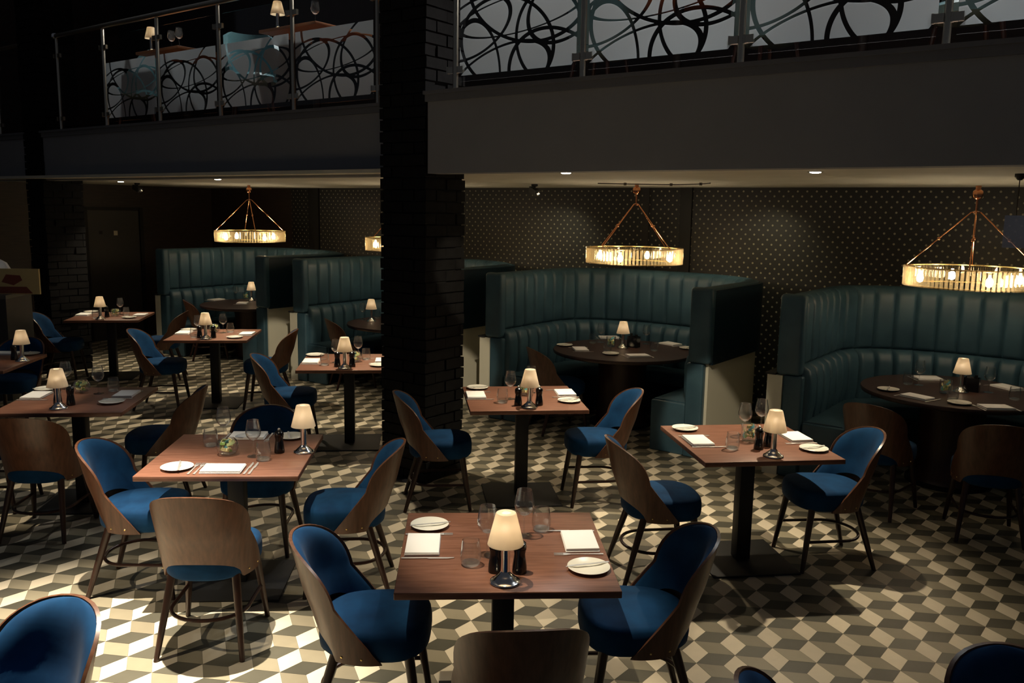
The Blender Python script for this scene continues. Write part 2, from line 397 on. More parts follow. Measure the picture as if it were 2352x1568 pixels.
mill = Proto(make_mill)
def make_holder():
    t = thing('condiment_box', 'x', 'condiment box')
    q = MB(); q.box((-.055, -.04, 0), (.055, .04, .012)); q.box((-.055, -.04, .012), (-.05, .04, .11)); q.box((.05, -.04, .012), (.055, .04, .11))
    q.box((-.05, -.04, .012), (.05, -.035, .11)); q.box((-.05, .035, .012), (.05, .04, .11)); ob('box', q.mesh('box', 'mill_black', False), t)
    for x, y, z in ((-.028, .0, .14), (.025, .008, .13), (0, -.015, .12)):
        ob('packet', MB().box((x - .012, y - .006, .0125), (x + .012, y + .006, z)).mesh('packet', 'black', False), t)
    return t
holder = Proto(make_holder)
def make_bowl(tall=False):
    t = thing('glass_bowl' if not tall else 'glass_jar', 'x', 'bowl' if not tall else 'jar')
    if tall: pr = [(.04, 0), (.046, .006), (.047, .05), (.047, .105), (.046, .105), (.0455, .05), (.044, .01), (.001, .008)]
    else: pr = [(.032, 0), (.05, .012), (.059, .035), (.059, .055), (.05, .08), (.04, .09), (.039, .09), (.049, .079), (.0575, .055), (.0575, .036), (.049, .014), (.001, .007)]
    ob('vessel', MB().lathe(pr, 32).mesh('vessel', 'glass'), t)
    rr = random.Random(3 if tall else 5)
    for k in range(26):                     # curled ribbons of dried petals and leaves
        a = rr.random() * 6.3; z = .018 + .05 * rr.random() * (1.4 if tall else 1); R = (.036 if tall else .045) * (.6 + .4 * rr.random()); ln = .6 + 1.2 * rr.random()
        q = MB(); A = []; B = []; wv = .009 + .008 * rr.random(); tl = (rr.random() - .5) * .03
        for i in range(9):
            b = a + ln * i / 8; zz = z + tl * i / 8; A.append((R * cos(b), R * sin(b), zz)); B.append((R * .82 * cos(b), R * .82 * sin(b), zz + wv))
        A2 = [(x * .94, y * .94, zz - .002) for x, y, zz in A]; B2 = [(x * .94, y * .94, zz - .002) for x, y, zz in B]
        q.loft([[A[i], B[i], B2[i], A2[i]] for i in range(9)])
        ob('petal', q.mesh('petal', ('filling_green', 'filling_yellow', 'filling_yellow', 'filling_blue', 'leaf')[k % 5]), t)
    return t
bowl = Proto(make_bowl); jar = Proto(lambda: make_bowl(True))
def make_plate():
    return tag(ob('side_plate', MB().lathe([(.045, 0), (.05, .001), (.06, .006), (.0815, .0125), (.083, .0145), (.081, .0155), (.058, .0095), (.045, .0075), (.001, .007)], 48).mesh('side_plate', 'china')), 'x', 'plate')
plate = Proto(make_plate)
def make_napkin():
    q = MB(); rr = random.Random(4)
    for k, (w, d, z, sx) in enumerate(((.105, .07, 0, 0), (.104, .069, .0055, .003), (.103, .068, .011, .001))):
        r = rbox((-w + sx, -d, z), (w + sx, d, z + .0052), .0024, 3); q.add(r.v, r.f)
    q.v = [(x + .0015 * sin(y * 60), y + .001 * sin(x * 40 + 1), z + (.0012 * sin(x * 25 + y * 33) if z > .014 else 0)) for x, y, z in q.v]
    return tag(ob('folded_napkin', q.mesh('folded_napkin', 'linen', ang=55)), 'x', 'napkin')
napkin = Proto(make_napkin)
def flat(poly, z0=.001, z1=.0035): return MB().prism(poly, z0, z1)
def make_knife(sc_=1.):
    def mk():
        p = [(-.006, -.1), (.006, -.1), (.0065, -.06), (.0045, 0), (.0095, .01), (.0095, .08), (.004, .105), (-.002, .11), (-.0045, .0)]
        q = flat([(x * sc_, y * sc_) for x, y in p]); return tag(ob('table_knife' if sc_ == 1 else 'butter_knife', q.mesh('knife', 'steel', ang=30)), 'x', 'knife')
    return mk
knife = Proto(make_knife()); bknife = Proto(make_knife(.86))
def make_fork():
    q = flat([(-.006, -.1), (.006, -.1), (.0035, -.02), (.0035, .03), (.011, .05), (.012, .062), (-.012, .062), (-.011, .05), (-.0035, .03), (-.0035, -.02)])
    for k in range(4):
        x = -.0105 + k * .007; r = flat([(x - .0014, .062), (x + .0014, .062), (x + .001, .1), (x - .001, .1)]); q.add(r.v, r.f)
    return tag(ob('fork', q.mesh('fork', 'steel', ang=30)), 'x', 'fork')
fork = Proto(make_fork)

# ------------------------------------------------------------------ the setting
def make_floor():
    q = MB(); LA = .2195; o = Vector((1.5178, 4.065, 0)); a1 = Vector((cos(radians(81.15)), sin(radians(81.15)), 0)) * LA; a2 = Vector((cos(radians(21.2)), sin(radians(21.2)), 0)) * LA
    a3 = a2 - a1; tone = []
    q.add([(-14, -1, -.0012), (9, -1, -.0012), (9, 16, -.0012), (-14, 16, -.0012)], [(0, 1, 2, 3)], 3); tone.append(.5)
    rr = random.Random(1)
    for i in range(-60, 70):
        for j in range(-70, 60):
            p = o + a1 * i + a2 * j
            if not (1.6 < p.y < 14.5 and abs(p.x) < .68 * p.y + .9): continue
            for d, mi in ((a1, 0), (a2, 2), (a3, 1)):
                e = Vector((-d.y, d.x, 0)) / (2 * sqrt(3)); c = p + d * .5; k = .986
                P = [c - d * .5 * k, c - e * k, c + d * .5 * k, c + e * k]
                q.add([(v.x, v.y, 0) for v in P], [(0, 1, 2, 3)], mi); tone.append(min(1, max(0, rr.gauss(.33, .17))))
    me = q.mesh('floor', ['tile_light', 'tile_mid', 'tile_dark', 'grout'], False)
    at_ = me.attributes.new('tone', 'FLOAT', 'FACE'); at_.data.foreach_set('value', tone)
    struct('floor', me)
make_floor()
def wbox(name, u0, u1, v0, v1, z0, z1, m_):
    """a box laid in the balcony's own directions, origin at its corner"""
    me = MB().box((0, 0, 0), (u1 - u0, v1 - v0, z1 - z0)).mesh(name, m_, False)
    return struct(name, me, W(u1, v0, z0), ROTB)
ZC, ZB, ZT = 2.39, 2.37, 2.955
wbox('wall_back', -4, 10.9, 8.9, 9.05, 0, 6, 'wallpaper')
wbox('wall_back_panelled', 10.9, 13.1, 8.9, 9.05, 0, 6, 'panel_wood')
wbox('wall_end', 13.0, 13.15, 1, 8.9, 0, 6, 'panel_wood')
wbox('trim_1', 4.13, 4.27, 8.87, 8.9, 0, ZC, 'black'); wbox('trim_2', 10.25, 10.48, 8.87, 8.9, 0, ZC, 'black'); wbox('trim_3', 4.66, 4.74, 8.885, 8.9, 0, ZC, 'dark_wall')
wbox('ceiling', -4, 13, 4.95, 8.9, ZC, ZC + .03, 'ceiling')
wbox('floor_upper', -4, 13, 5.3, 8.9, 2.93, 2.9695, 'up_wood')
# balcony fronts: two runs, the left one set back behind the brick pillar, and a third beyond the far pillar
def front(name, u0, u1, v0):
    wbox(name, u0, u1, v0, v0 + .16, ZB, ZT - .07, 'fascia')
    q = MB(); q.box((-.012, -.02, 0), (u1 - u0 + .012, .42, .05)); q.box((-.02, -.035, .05), (u1 - u0 + .02, .42, .075))
    struct('trim_' + name[-1], q.mesh('ledge', 'fascia_trim', False), W(u1, v0, ZT - .075), ROTB)
front('balcony_front_4', -4, 4.34, 4.80); front('balcony_front_5', 4.85, 10.87, 5.15); front('balcony_front_6', 11.3, 13, 5.15)
def pillar(name, u0, u1, v0, v1, ztop):
    q = MB(); rr = random.Random(len(name) + int(name[-1])); w = u1 - u0; d = v1 - v0; ch = .0867; bl = .23
    q.box((.014, .014, 0), (w - .014, d - .014, ztop), 1)
    k = 0
    while (k + 1) * ch <= ztop:
        z0, z1 = k * ch + .006, (k + 1) * ch - .006; off = (k % 2) * bl / 2
        for axis, ln in ((0, w), (1, d)):
            for side in (0, 1):
                x = -off
                while x < ln - .001:
                    a, b = max(x, 0) + (.004 if x > 0 else 0), min(x + bl, ln) - (.004 if x + bl < ln else 0); j = rr.uniform(-.006, .009)
                    if b - a > .02:
                        if axis == 0: lo, hi = ((a, -j, z0), (b, .03, z1)) if side == 0 else ((a, d - .03, z0), (b, d + j, z1))
                        else: lo, hi = ((-j, a, z0), (.03, b, z1)) if side == 0 else ((w - .03, a, z0), (w + j, b, z1))
                        q.box(lo, hi, 0)
                    x += bl
        k += 1
    return struct(name, q.mesh(name, ['brick', 'mortar'], False), W(u1, v0, 0), ROTB)
pillar('pillar_1', 4.355, 4.82, 4.795, 5.24, 5.2); pillar('pillar_2', 10.87, 11.3, 5.12, 5.6, 5.2)
# service door in the end wall
d_ = struct('door_1', MB().box((0, 0, 0), (.04, .82, 2.0)).mesh('door', 'door_paint', False), W(12.998, 6.72, 0), ROTB)
ob('door_frame', MB().box((.04, -.06, 0), (.055, -.005, 2.05)).box((.04, .825, 0), (.07, .88, 2.05)).box((.04, -.06, 2.01), (.055, .88, 2.05)).mesh('door_frame', 'black', False), d_)
ob('door_plate', MB().box((.04, .4, 1.62), (.046, .46, 1.69)).mesh('door_plate', 'satin_steel', False), d_)
ob('door_viewer', MB().box((.04, .17, 1.64), (.047, .22, 1.69)).mesh('door_viewer', 'black', False), d_)

# ------------------------------------------------------------------ balcony railings
post_me = MB().lathe([(.03, 0), (.03, .008), (.0195, .01), (.0195, 1.05), (.012, 1.06)], 16).mesh('post', 'satin_steel')
clamp_me = MB().box((-.028, -.012, -.022), (.028, .012, .022)).box((-.03, -.014, -.024), (-.02, .014, .024)).mesh('clamp', 'satin_steel', False)
def railing(label, us, v, film, ball=None, rail=(0, 0)):
    t = thing('balcony_railing', label, 'railing', W(us[0], v, ZT), ROTB)
    for u in us:
        p = ob('post', post_me, t, (us[0] - u, 0, 0))
        for z in (.14, .86):
            ob('clamp', clamp_me, p, (.045, 0, z)); ob('clamp', clamp_me, p, (-.045, 0, z))
    for i in range(len(us) - 1):
        w = us[i] - us[i + 1]
        g = ob('glass_panel', MB().box((.045, -.004, .055), (w - .045, .004, .97)).mesh('glass_panel', 'rail_glass', False), t, (us[0] - us[i], 0, 0))
        if film[i]: ob('frosted_film', MB().box((.046, -.0075, .095), (w - .046, -.0055, .685)).mesh('frosted_film', 'film', False), g)
    ob('handrail', MB().tube([(-rail[0], 0, 1.085), (us[0] - us[-1] + rail[1], 0, 1.085)], .026, 14).mesh('handrail', 'satin_steel'), t)
    if ball: ob('end_ball', MB().sphere((-rail[0] - .02, 0, 1.085), .042, 16).mesh('end_ball', 'chrome'), t)
railing('steel and glass balcony railing with swirl film right of the brick pillar', [4.13, 3.064, 2.005, .938, -.13, -1.2], 4.86, [1] * 5, None, (.2, .2))
railing('steel and glass balcony railing left of the brick pillar with a ball end', [10.60, 9.57, 8.51, 7.46, 6.37, 5.3], 5.25, [0, 1, 1, 1, 1], True, (.02, .3))
railing('short dim steel railing beyond the far brick pillar at the left edge', [12.3, 11.55], 5.3, [0], None, (.1, .1))

# ------------------------------------------------------------------ round booths
RO, LS = 1.215, .93
def bpt(t, d):
    """a point of the horseshoe, t from 0 to 3 (straight, bend, straight), d inwards from its outside"""
    r = RO - d; ry = .80 - d; e = .86
    if t <= 1: return (-r, LS * t)
    if t >= 2: return (r, LS * (3 - t))
    c_, s_ = cos(pi * (t - 1)), sin(pi * (t - 1)); return (-r * abs(c_) ** e * (1 if c_ > 0 else -1), LS + ry * max(s_, 0) ** e)
_f = [3 * i / 3000 for i in range(3001)]; _a = [0.]
for i in range(3000): p, q = bpt(_f[i], .16), bpt(_f[i + 1], .16); _a.append(_a[-1] + hypot(p[0] - q[0], p[1] - q[1]))
def even(n):                                # n parameters evenly spaced along the seat
    out = []; k = 0
    for i in range(n):
        w_ = _a[-1] * i / (n - 1)
        while k < 3000 and _a[k + 1] < w_: k += 1
        out.append(_f[k] + (_f[min(k + 1, 3000)] - _f[k]) * ((w_ - _a[k]) / max(_a[min(k + 1, 3000)] - _a[k], 1e-9)))
    return out
def bsweep(prof, m_, name, flutes=0, n=20, y0=0.):
    tot = flutes * 12 + 1 if flutes else 7 * n + 1; rings = []; ts = even(tot)
    for i in range(tot):
        fl = 1.
        if flutes:
            x = i / (tot - 1) * flutes; fl = .62 + .38 * min(1, abs(sin(pi * x)) / .5) ** .45
        ring = []
        for z, d in prof:
            dd = .13 + (d - .13) * fl if d > .13 else d
            x_, y_ = bpt(ts[i], dd); ring.append((x_, y_ + y0, z))
        rings.append(ring)
    return MB().loft(rings).mesh(name, m_, ang=65)
def rend(lo, hi, r): return rbox(lo, hi, r, 5)
def make_booth():
    t = thing('booth_sofa', 'x', 'booth')
    ob('base', bsweep([(0, .03), (.85, .03), (.85, .12), (0, .12)], 'booth_white', 'base'), t)
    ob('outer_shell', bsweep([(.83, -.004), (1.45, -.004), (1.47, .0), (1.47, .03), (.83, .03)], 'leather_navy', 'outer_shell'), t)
    ob('backrest_upper', bsweep([(.925, .1), (.925, .175), (.955, .2), (1.2, .2), (1.4, .2), (1.455, .185), (1.485, .14), (1.49, .08), (1.475, .035), (1.44, .031), (.925, .031)], 'leather', 'backrest_upper', 26, 26), t)
    ob('backrest_lower', bsweep([(.44, .121), (.44, .24), (.6, .265), (.80, .265), (.88, .245), (.92, .19), (.923, .121)], 'leather', 'backrest_lower', 26, 26), t)
    ob('seat_cushion', bsweep([(.34, .22), (.34, .53), (.36, .56), (.44, .56), (.47, .53), (.475, .4), (.47, .22)], 'leather', 'seat_cushion'), t)
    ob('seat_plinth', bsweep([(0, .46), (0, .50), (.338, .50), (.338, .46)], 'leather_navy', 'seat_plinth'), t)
    for s in (-1, 1):
        a, b = sorted((s * (RO + .004), s * (RO - .2)))
        ob('arm_end', rend((a, -.07, .84), (b, .03, 1.492), .032).mesh('arm_end', 'leather', ang=60), t)
        a, b = sorted((s * (RO - .055), s * (RO - .215)))
        ob('arm_front', rend((a, -.055, 0), (b, .02, .838), .02).mesh('arm_front', 'leather', ang=60), t)
        a, b = sorted((s * (RO - .22), s * (RO - .55)))
        ob('seat_front', rend((a, -.03, 0), (b, .01, .462), .015).mesh('seat_front', 'leather', ang=60), t)
    e = ob('end_panel', MB().box((-RO - .075, -.05, 0), (-RO + .05, .25, .83)).mesh('end_panel', 'booth_white', False), t)
    ob('ledge', MB().box((-RO - .09, -.06, .83), (-RO - .006, .26, .845)).mesh('ledge', 'ledge_dark', False), e)
    return t
booth = Proto(make_booth)
BU = {'D': 1.14, 'C': 4.15, 'B': 7.13, 'A': 10.08}
BN = {'D': 'the round booth table at the right edge', 'C': 'the round booth table right of the pillar', 'B': 'the round booth table cut by the pillar', 'A': 'the farthest round booth table'}
BL = {'D': 'curved teal leather booth cut off by the right edge', 'C': 'curved teal fluted leather booth right of the brick pillar', 'B': 'curved teal leather booth partly hidden by the brick pillar', 'A': 'farthest curved teal leather booth, left of the others'}
for k in 'CDBA':
    booth(W(BU[k], 6.86), ROTB, BL[k], 'curved booths along the dotted wall')

# ------------------------------------------------------------------ chandeliers over the booths
def make_chandelier():
    t = thing('chandelier', 'x', 'chandelier'); Rr = .465; z0, z1 = -.765, -.625     # z measured from the ceiling
    ob('canopy', MB().lathe([(.02, 0), (.02, -.03), (.034, -.04), (.038, -.065), (.034, -.09), (.02, -.102), (.008, -.105)], 24).mesh('canopy', 'copper'), t)
    ob('stem', MB().lathe([(.008, -.105), (.008, -.19), (.03, -.195), (.03, -.205), (.01, -.215)], 12).mesh('stem', 'copper'), t)
    for k in range(4):
        a = pi / 4 + k * pi / 2 + .12; p = Vector((.03 * cos(a), .03 * sin(a), -.2)); e = Vector((Rr * .97 * cos(a), Rr * .97 * sin(a), z1 + .01)); mid = p.lerp(e, .5)
        r = ob('arm_rod', MB().tube([p, e], .005, 8).mesh('arm_rod', 'copper'), t)
        ob('joint', MB().sphere(mid, .014, 10).mesh('joint', 'copper'), r)
    for nm, z in (('upper_ring', z1), ('lower_ring', z0)):
        ob(nm, MB().tube([(( Rr - .018) * cos(2 * pi * i / 72), (Rr - .018) * sin(2 * pi * i / 72), z) for i in range(72)], .007, 6, True).mesh(nm, 'brass'), t)
    rod = MB().prism([(.006, -.012), (.009, -.005), (.009, .005), (.006, .012), (-.006, .012), (-.006, -.012)], z0 - .005, z1 + .008).mesh('crystal_rod', 'crystal', False)
    for k in range(84):
        a = 2 * pi * k / 84; ob('crystal_rod', rod, t, (Rr * cos(a), Rr * sin(a), 0), (0, 0, a))
    bb = MB().lathe([(.001, -.04), (.02, -.03), (.026, -.005), (.02, .018), (.009, .035), (.009, .05)], 12).mesh('bulb', 'bulb_hot')
    for k in range(4):
        a = pi / 4 + pi * k / 2 + .5; ob('bulb', bb, t, ((Rr - .1) * cos(a), (Rr - .1) * sin(a), (z0 + z1) / 2 - .01))
    return t
chandelier = Proto(make_chandelier)
CHL = {'C': 'crystal ring chandelier above the booth right of the brick pillar', 'D': 'crystal ring chandelier cut off by the right edge', 'A': 'small distant crystal ring chandelier above the farthest booth', 'B': 'crystal ring chandelier half hidden behind the brick pillar'}
CHP = {'C': (4.10, 7.55, -.22), 'D': (1.12, 7.45, .16), 'A': (10.08, 7.50, -.46), 'B': (7.13, 7.5, .2)}
for k in 'CDAB':
    u, v, a = CHP[k]; chandelier(W(u, v, ZC - .002 - (.03 if k == 'D' else 0)), a, CHL[k], 'crystal chandeliers over the booths')

# ------------------------------------------------------------------ square tables and their chairs
T = {  # x, y, turn
 'T1': (-.02, 3.362, .0573), 'TL': (-1.526, 4.651, .0641), 'TM': (.083, 6.219, .1257), 'TR': (1.439, 5.092, .1347),
 'TE': (-1.455, 7.59, .11), 'TD': (-3.17, 9.076, .1043), 'TF': (-4.906, 10.445, .1733), 'TG': (-3.035, 5.92, .11), 'TH': (-4.60, 7.27, .1)}
TN = {'T1': 'the nearest square table', 'TL': 'the four-chair square table', 'TM': 'the table right of the brick pillar', 'TR': 'the table before the white booth panel',
      'TE': 'the table half behind the brick pillar', 'TD': 'the table facing the far booth', 'TF': 'the farthest square table', 'TG': 'the dim table near the left edge', 'TH': 'the table cut by the left edge'}
TL_ = {'T1': 'square walnut table nearest the camera, set for two with a lit lamp', 'TL': 'square walnut table with four chairs, left of the nearest table',
       'TM': 'square walnut pedestal table just right of the brick pillar', 'TR': 'square walnut pedestal table in front of the white booth panel',
       'TE': 'square walnut table half hidden behind the brick pillar', 'TD': 'square walnut table in front of the farthest teal booth',
       'TF': 'farthest square walnut table, beside the dark service door', 'TG': 'dim square table near the left edge with a potpourri bowl', 'TH': 'square table cut off by the left edge beside the counter'}
for k, (x, y, a) in T.items(): table((x, y, 0), a, TL_[k], 'square pedestal tables')
def ch(x, y, deg, label): return chair((x, y, 0), radians(deg) - pi / 2, label, 'blue velvet dining chairs')
ch(-.545, 3.31, 1, 'blue velvet chair on the left of the nearest table')
ch(.535, 3.39, 184, 'blue velvet chair on the right of the nearest table')
ch(.035, 2.835, 96, 'chair with its walnut back to the camera below the nearest table')
ch(-2.035, 4.60, 2, 'blue velvet chair on the left of the four-chair table')
ch(-1.45, 4.01, 92, 'chair with walnut back turned to the camera at the four-chair table')
ch(-1.56, 5.20, -88, 'shaded blue chair behind the four-chair table, facing the camera')
ch(-.915, 4.66, 186, 'chair with lit blue seat on the right of the four-chair table')
ch(-.515, 6.04, 7, 'dark chair standing against the foot of the brick pillar')
ch(.64, 6.19, 187, 'bright blue chair on the right of the table by the pillar')
ch(.88, 4.89, 8, 'walnut-backed chair left of the table before the white booth panel')
ch(1.944, 5.116, 187, 'bright blue chair right of the table before the white booth panel')
ch(-1.97, 7.5, 5, 'blue chair on the left of the table half behind the pillar')
ch(-3.67, 8.9, 5, 'blue chair on the left of the table facing the farthest booth')
ch(-2.60, 9.02, 186, 'walnut-backed chair right of the table facing the farthest booth')
ch(-5.38, 10.15, 10, 'dark blue chair left of the farthest square table')
ch(-4.30, 10.43, 190, 'walnut-backed chair right of the farthest square table')
ch(-3.0, 5.38, 93, 'dark walnut-backed chair in front of the dim left table')
ch(-2.52, 6.05, 187, 'shaded chair on the right of the dim left table')
ch(-3.62, 5.84, 5, 'chair mostly cut off by the left edge at the dim table')
ch(-4.66, 7.9, -85, 'dark blue chair behind the table cut by the left edge')
ch(-4.40, 6.72, 95, 'dark chair in front of the table cut by the left edge')
ch(-1.555, 2.40, -114, 'blue chair back cut off at the bottom left corner')
ch(1.5, 2.16, -92, 'dark rounded chair back cut off at the bottom right corner')
ch(.965, 2.19, -6, 'chair back tip just showing at the bottom edge')
def bch(topx, deg, label, k=.1):
    p = at(*topx, .82) - ud * k - nd * .05; a = radians(deg); ch(p.x + .3 * cos(a), p.y + .3 * sin(a), deg, label)
bch((1207, 795), 20, 'dark walnut-backed chair at the booth table right of the pillar')
bch((724, 727), 25, 'dark walnut-backed chair at the booth table cut by the pillar', .27)
bch((398, 684), 25, 'dark walnut-backed chair at the farthest booth table', .36)
p = W(1.45, 6.5); ch(p.x, p.y, 45, 'dark chair in shade at the right booth table, beside the bright blue chair')
p = W(.74, 6.42); ch(p.x, p.y, 72, 'shaded walnut-backed chair at the right booth table, cut by the edge')
for k in 'CDBA': round_table(W(BU[k] + .02, 7.52), ROTB, 'round dark wood table in ' + {'C': 'the booth right of the brick pillar', 'D': 'the booth at the right edge', 'B': 'the booth cut by the brick pillar', 'A': 'the farthest booth'}[k], 'round booth tables')

# ------------------------------------------------------------------ what stands on the tables
EPS = .0006
def put(pr, px, rz, label, group, z=.75): p = at(*px, z); return pr((p.x, p.y, z + EPS), rz, label, group)
def onlamp(px, tn, e=2.2):
    p = at(*px, .75); lamp((p.x, p.y, .75 + EPS), R_() * 6, 'small chrome lamp with glowing frosted shade on ' + tn, 'lit table lamps')
def rel(k, dx, dy):
    x, y, a = T[k]; return (x + dx * cos(a) - dy * sin(a), y + dx * sin(a) + dy * cos(a))
def setting(tn, side, nap, pl, ang, extra=False):
    """one place: ang = direction the guest faces; napkin and plate at measured places, cutlery beside the napkin"""
    p, q = at(*nap), at(*pl); f = Vector((cos(ang), sin(ang), 0)); r = Vector((sin(ang), -cos(ang), 0)); ra = ang - pi / 2
    napkin((p.x, p.y, .75 + EPS), ra, f'white folded napkin at the {side} place of {tn}', 'folded napkins')
    plate((q.x, q.y, .75 + EPS), 0, f'white side plate at the {side} place of {tn}', 'side plates')
    def cut(pr, pos, a, w): pr((pos.x, pos.y, pos.z), a, f'{w} at the {side} place of {tn}', 'table cutlery')
    z = Vector((0, 0, EPS)); p = Vector((p.x, p.y, .75)); q = Vector((q.x, q.y, .75))
    cut(fork, p - r * .126 + z + f * .02, ra, ('inner ' if extra else '') + 'steel fork'); cut(knife, p + r * .126 + z + f * .02, ra, ('inner ' if extra else '') + 'steel knife')
    bknife((q.x + r.x * .01, q.y + r.y * .01, .75 + .0148), ra + .25, f'butter knife on the {side} side plate of {tn}', 'butter knives')
    if extra:
        cut(fork, p - r * .156 + z + f * .02, ra, 'outer fork'); cut(knife, p + r * .151 + z + f * .02, ra, 'outer knife')
def items(tn, lampx=None, mills=(), bowlx=None, jarx=None, wines=(), tums=(), hold=None):
    if lampx: onlamp(lampx, tn)
    w = ('left of the lamp', 'right of the lamp')
    for i, m_ in enumerate(mills):
        a_, b_ = at(*m_), at(*lampx); d_ = (a_ - b_).normalized(); a_ = b_ + d_ * max((a_ - b_).length, .096)   # clear of the lamp foot
        mill((a_.x, a_.y, .75 + EPS), 0, f'black pepper mill {w[i] if len(mills) > 1 else "beside the lamp"} on {tn}', 'pepper mills')
    if bowlx: put(bowl, bowlx, 1, f'round glass bowl of coloured petals on {tn}', 'glass bowls')
    if jarx: put(jar, jarx, 1, f'straight glass jar of petals on {tn}', 'glass jars')
    o = ('first', 'second', 'third', 'fourth')
    for grp, pr, nm in ((wines, wine, 'wine glass'), (tums, tumbler, 'water tumbler')):
        for i, g in enumerate(grp):
            side = '' if len(grp) == 1 else (('left-hand ', 'right-hand ')[i] if len(grp) == 2 else o[i] + ' from left ')
            put(pr, g, 0, f'{side}clear {nm} on {tn}', nm + 's')
    if hold: put(holder, hold, ROTB, f'black condiment box beside the lamp on {tn}', 'condiment boxes')
a = T['T1'][2]; n = TN['T1']
items(n, (1160, 1337), ((1138, 1312), (1193, 1314)), None, None, ((1119, 1274), (1203, 1231)), ((1081, 1296), (1243, 1217)))
setting(n, 'left', (972, 1254), (987, 1209), a); setting(n, 'right', (1331, 1246), (1352, 1307), a + pi)
a = T['TL'][2]; n = TN['TL']
items(n, (698, 1038), ((642, 1039),), (523, 1043), None, ((515, 1014), (583, 1048)), ((484, 1024), (605, 1056)))
setting(n, 'front', (512, 1079), (407, 1076), a + pi / 2, True); setting(n, 'far', (571, 1003), (668, 1005), a - pi / 2)
a = T['TM'][2]; n = TN['TM']
items(n, (1216, 935), ((1193, 931), (1238, 930)), (1208, 907), None, ((1172, 916), (1219, 902)), ((1154, 924),))
setting(n, 'left', (1093, 909), (1097, 892), a); setting(n, 'right', (1298, 904), (1307, 922), a + pi)
a = T['TR'][2]; n = TN['TR']
items(n, (1776, 1048), ((1742, 1031), (1764, 1024)), None, (1719, 1013), ((1709, 1000), (1747, 989)), ((1682, 1031),))
setting(n, 'left', (1603, 1014), (1573, 986), a); setting(n, 'right', (1826, 1006), (1869, 1033), a + pi)
a = T['TE'][2]; n = TN['TE']
items(n, (792, 846), ((775, 841), (809, 841)), (816, 830), None, ((772, 832), (823, 823)), ((746, 838), (841, 825.5)))
setting(n, 'left', (715, 831), (724, 816.5), a); setting(n, 'right', (880, 829), (871, 840), a + pi)
a = T['TD'][2]; n = TN['TD']
items(n, (473, 778), ((459, 775.5), (487, 776)), (492, 763), None, ((455, 768), (513, 764)), ((446, 775), (529, 763)))
setting(n, 'left', (423, 765), (434, 758.5), a); setting(n, 'right', (567, 767.5), (539, 775.5), a + pi)
a = T['TF'][2]; n = TN['TF']
items(n, (231, 733), ((246, 728),), (265, 726), None, ((277, 722),), ((220, 731), (290, 724)))
setting(n, 'left', (193, 723), (210, 717), a); setting(n, 'right', (323, 724), (297, 730), a + pi)
a = T['TG'][2]; n = TN['TG']
items(n, (135, 938), ((133, 927), (163, 930)), (188, 901), None, ((153, 893), (227, 904)), ((261, 898),))
setting(n, 'left', (84, 910), (107, 895), a); setting(n, 'right', (290, 907), (257, 925), a + pi)
a = T['TH'][2]; n = TN['TH']
items(n, (52, 829), ((33, 826),), None, None, (), ())
setting(n, 'far', (12, 813), (69, 814), a - pi / 2)
def bset(tn, lst):
    for i, (nx, px_, w) in enumerate(lst):
        c = at(*nx); k = min(BU, key=lambda q: (W(BU[q] + .02, 7.52) - Vector((c.x, c.y, 0))).length); o = W(BU[k] + .02, 7.52)
        a = atan2(o.y - c.y, o.x - c.x); ra = a - pi / 2; r = Vector((sin(a), -cos(a), 0))
        napkin((c.x, c.y, .75 + EPS), ra, f'white folded napkin at the {w} place of {tn}', 'folded napkins')
        if px_:
            q = at(*px_); plate((q.x, q.y, .75 + EPS), 0, f'white side plate at the {w} place of {tn}', 'side plates')
            bknife((q.x, q.y, .7648), ra + .5, f'butter knife on the {w} side plate of {tn}', 'butter knives')
        fork((c.x - r.x * .126, c.y - r.y * .126, .75 + EPS), ra, f'steel fork at the {w} place of {tn}', 'table cutlery')
        knife((c.x + r.x * .126, c.y + r.y * .126, .75 + EPS), ra, f'steel table knife at the {w} place of {tn}', 'table cutlery')
n = BN['C']; items(n, (1430, 799), (), None, (1403, 796), ((1380, 786), (1484, 790)), ((1361, 788), (1395, 807), (1502, 806)), (1455, 797))
bset(n, [((1333, 803), (1297, 794), 'left'), ((1464, 818), (1403, 813.5), 'front'), ((1540, 791), (1579, 801), 'right'), ((1398, 776), None, 'far')])
n = BN['D']; items(n, (2206, 900), (), None, (2171, 903), ((2110, 884), (2270, 901)), ((2085, 883), (2188, 918), (2330, 918)), (2231, 898))
bset(n, [((2106, 913), (2040, 896), 'left'), ((2287, 937), (2203, 927), 'front'), ((2312, 891), None, 'right'), ((2130, 870), None, 'far')])
n = BN['B']; items(n, (853, 738), (), None, None, ((833, 734),), ((866, 731),), None)
n = BN['A']; items(n, (578, 690), ((590, 690),), None, (565, 687), ((542, 688), (600, 692)), (), None)
bset(n, [((497, 689), None, 'left'), ((557, 697), None, 'front')])

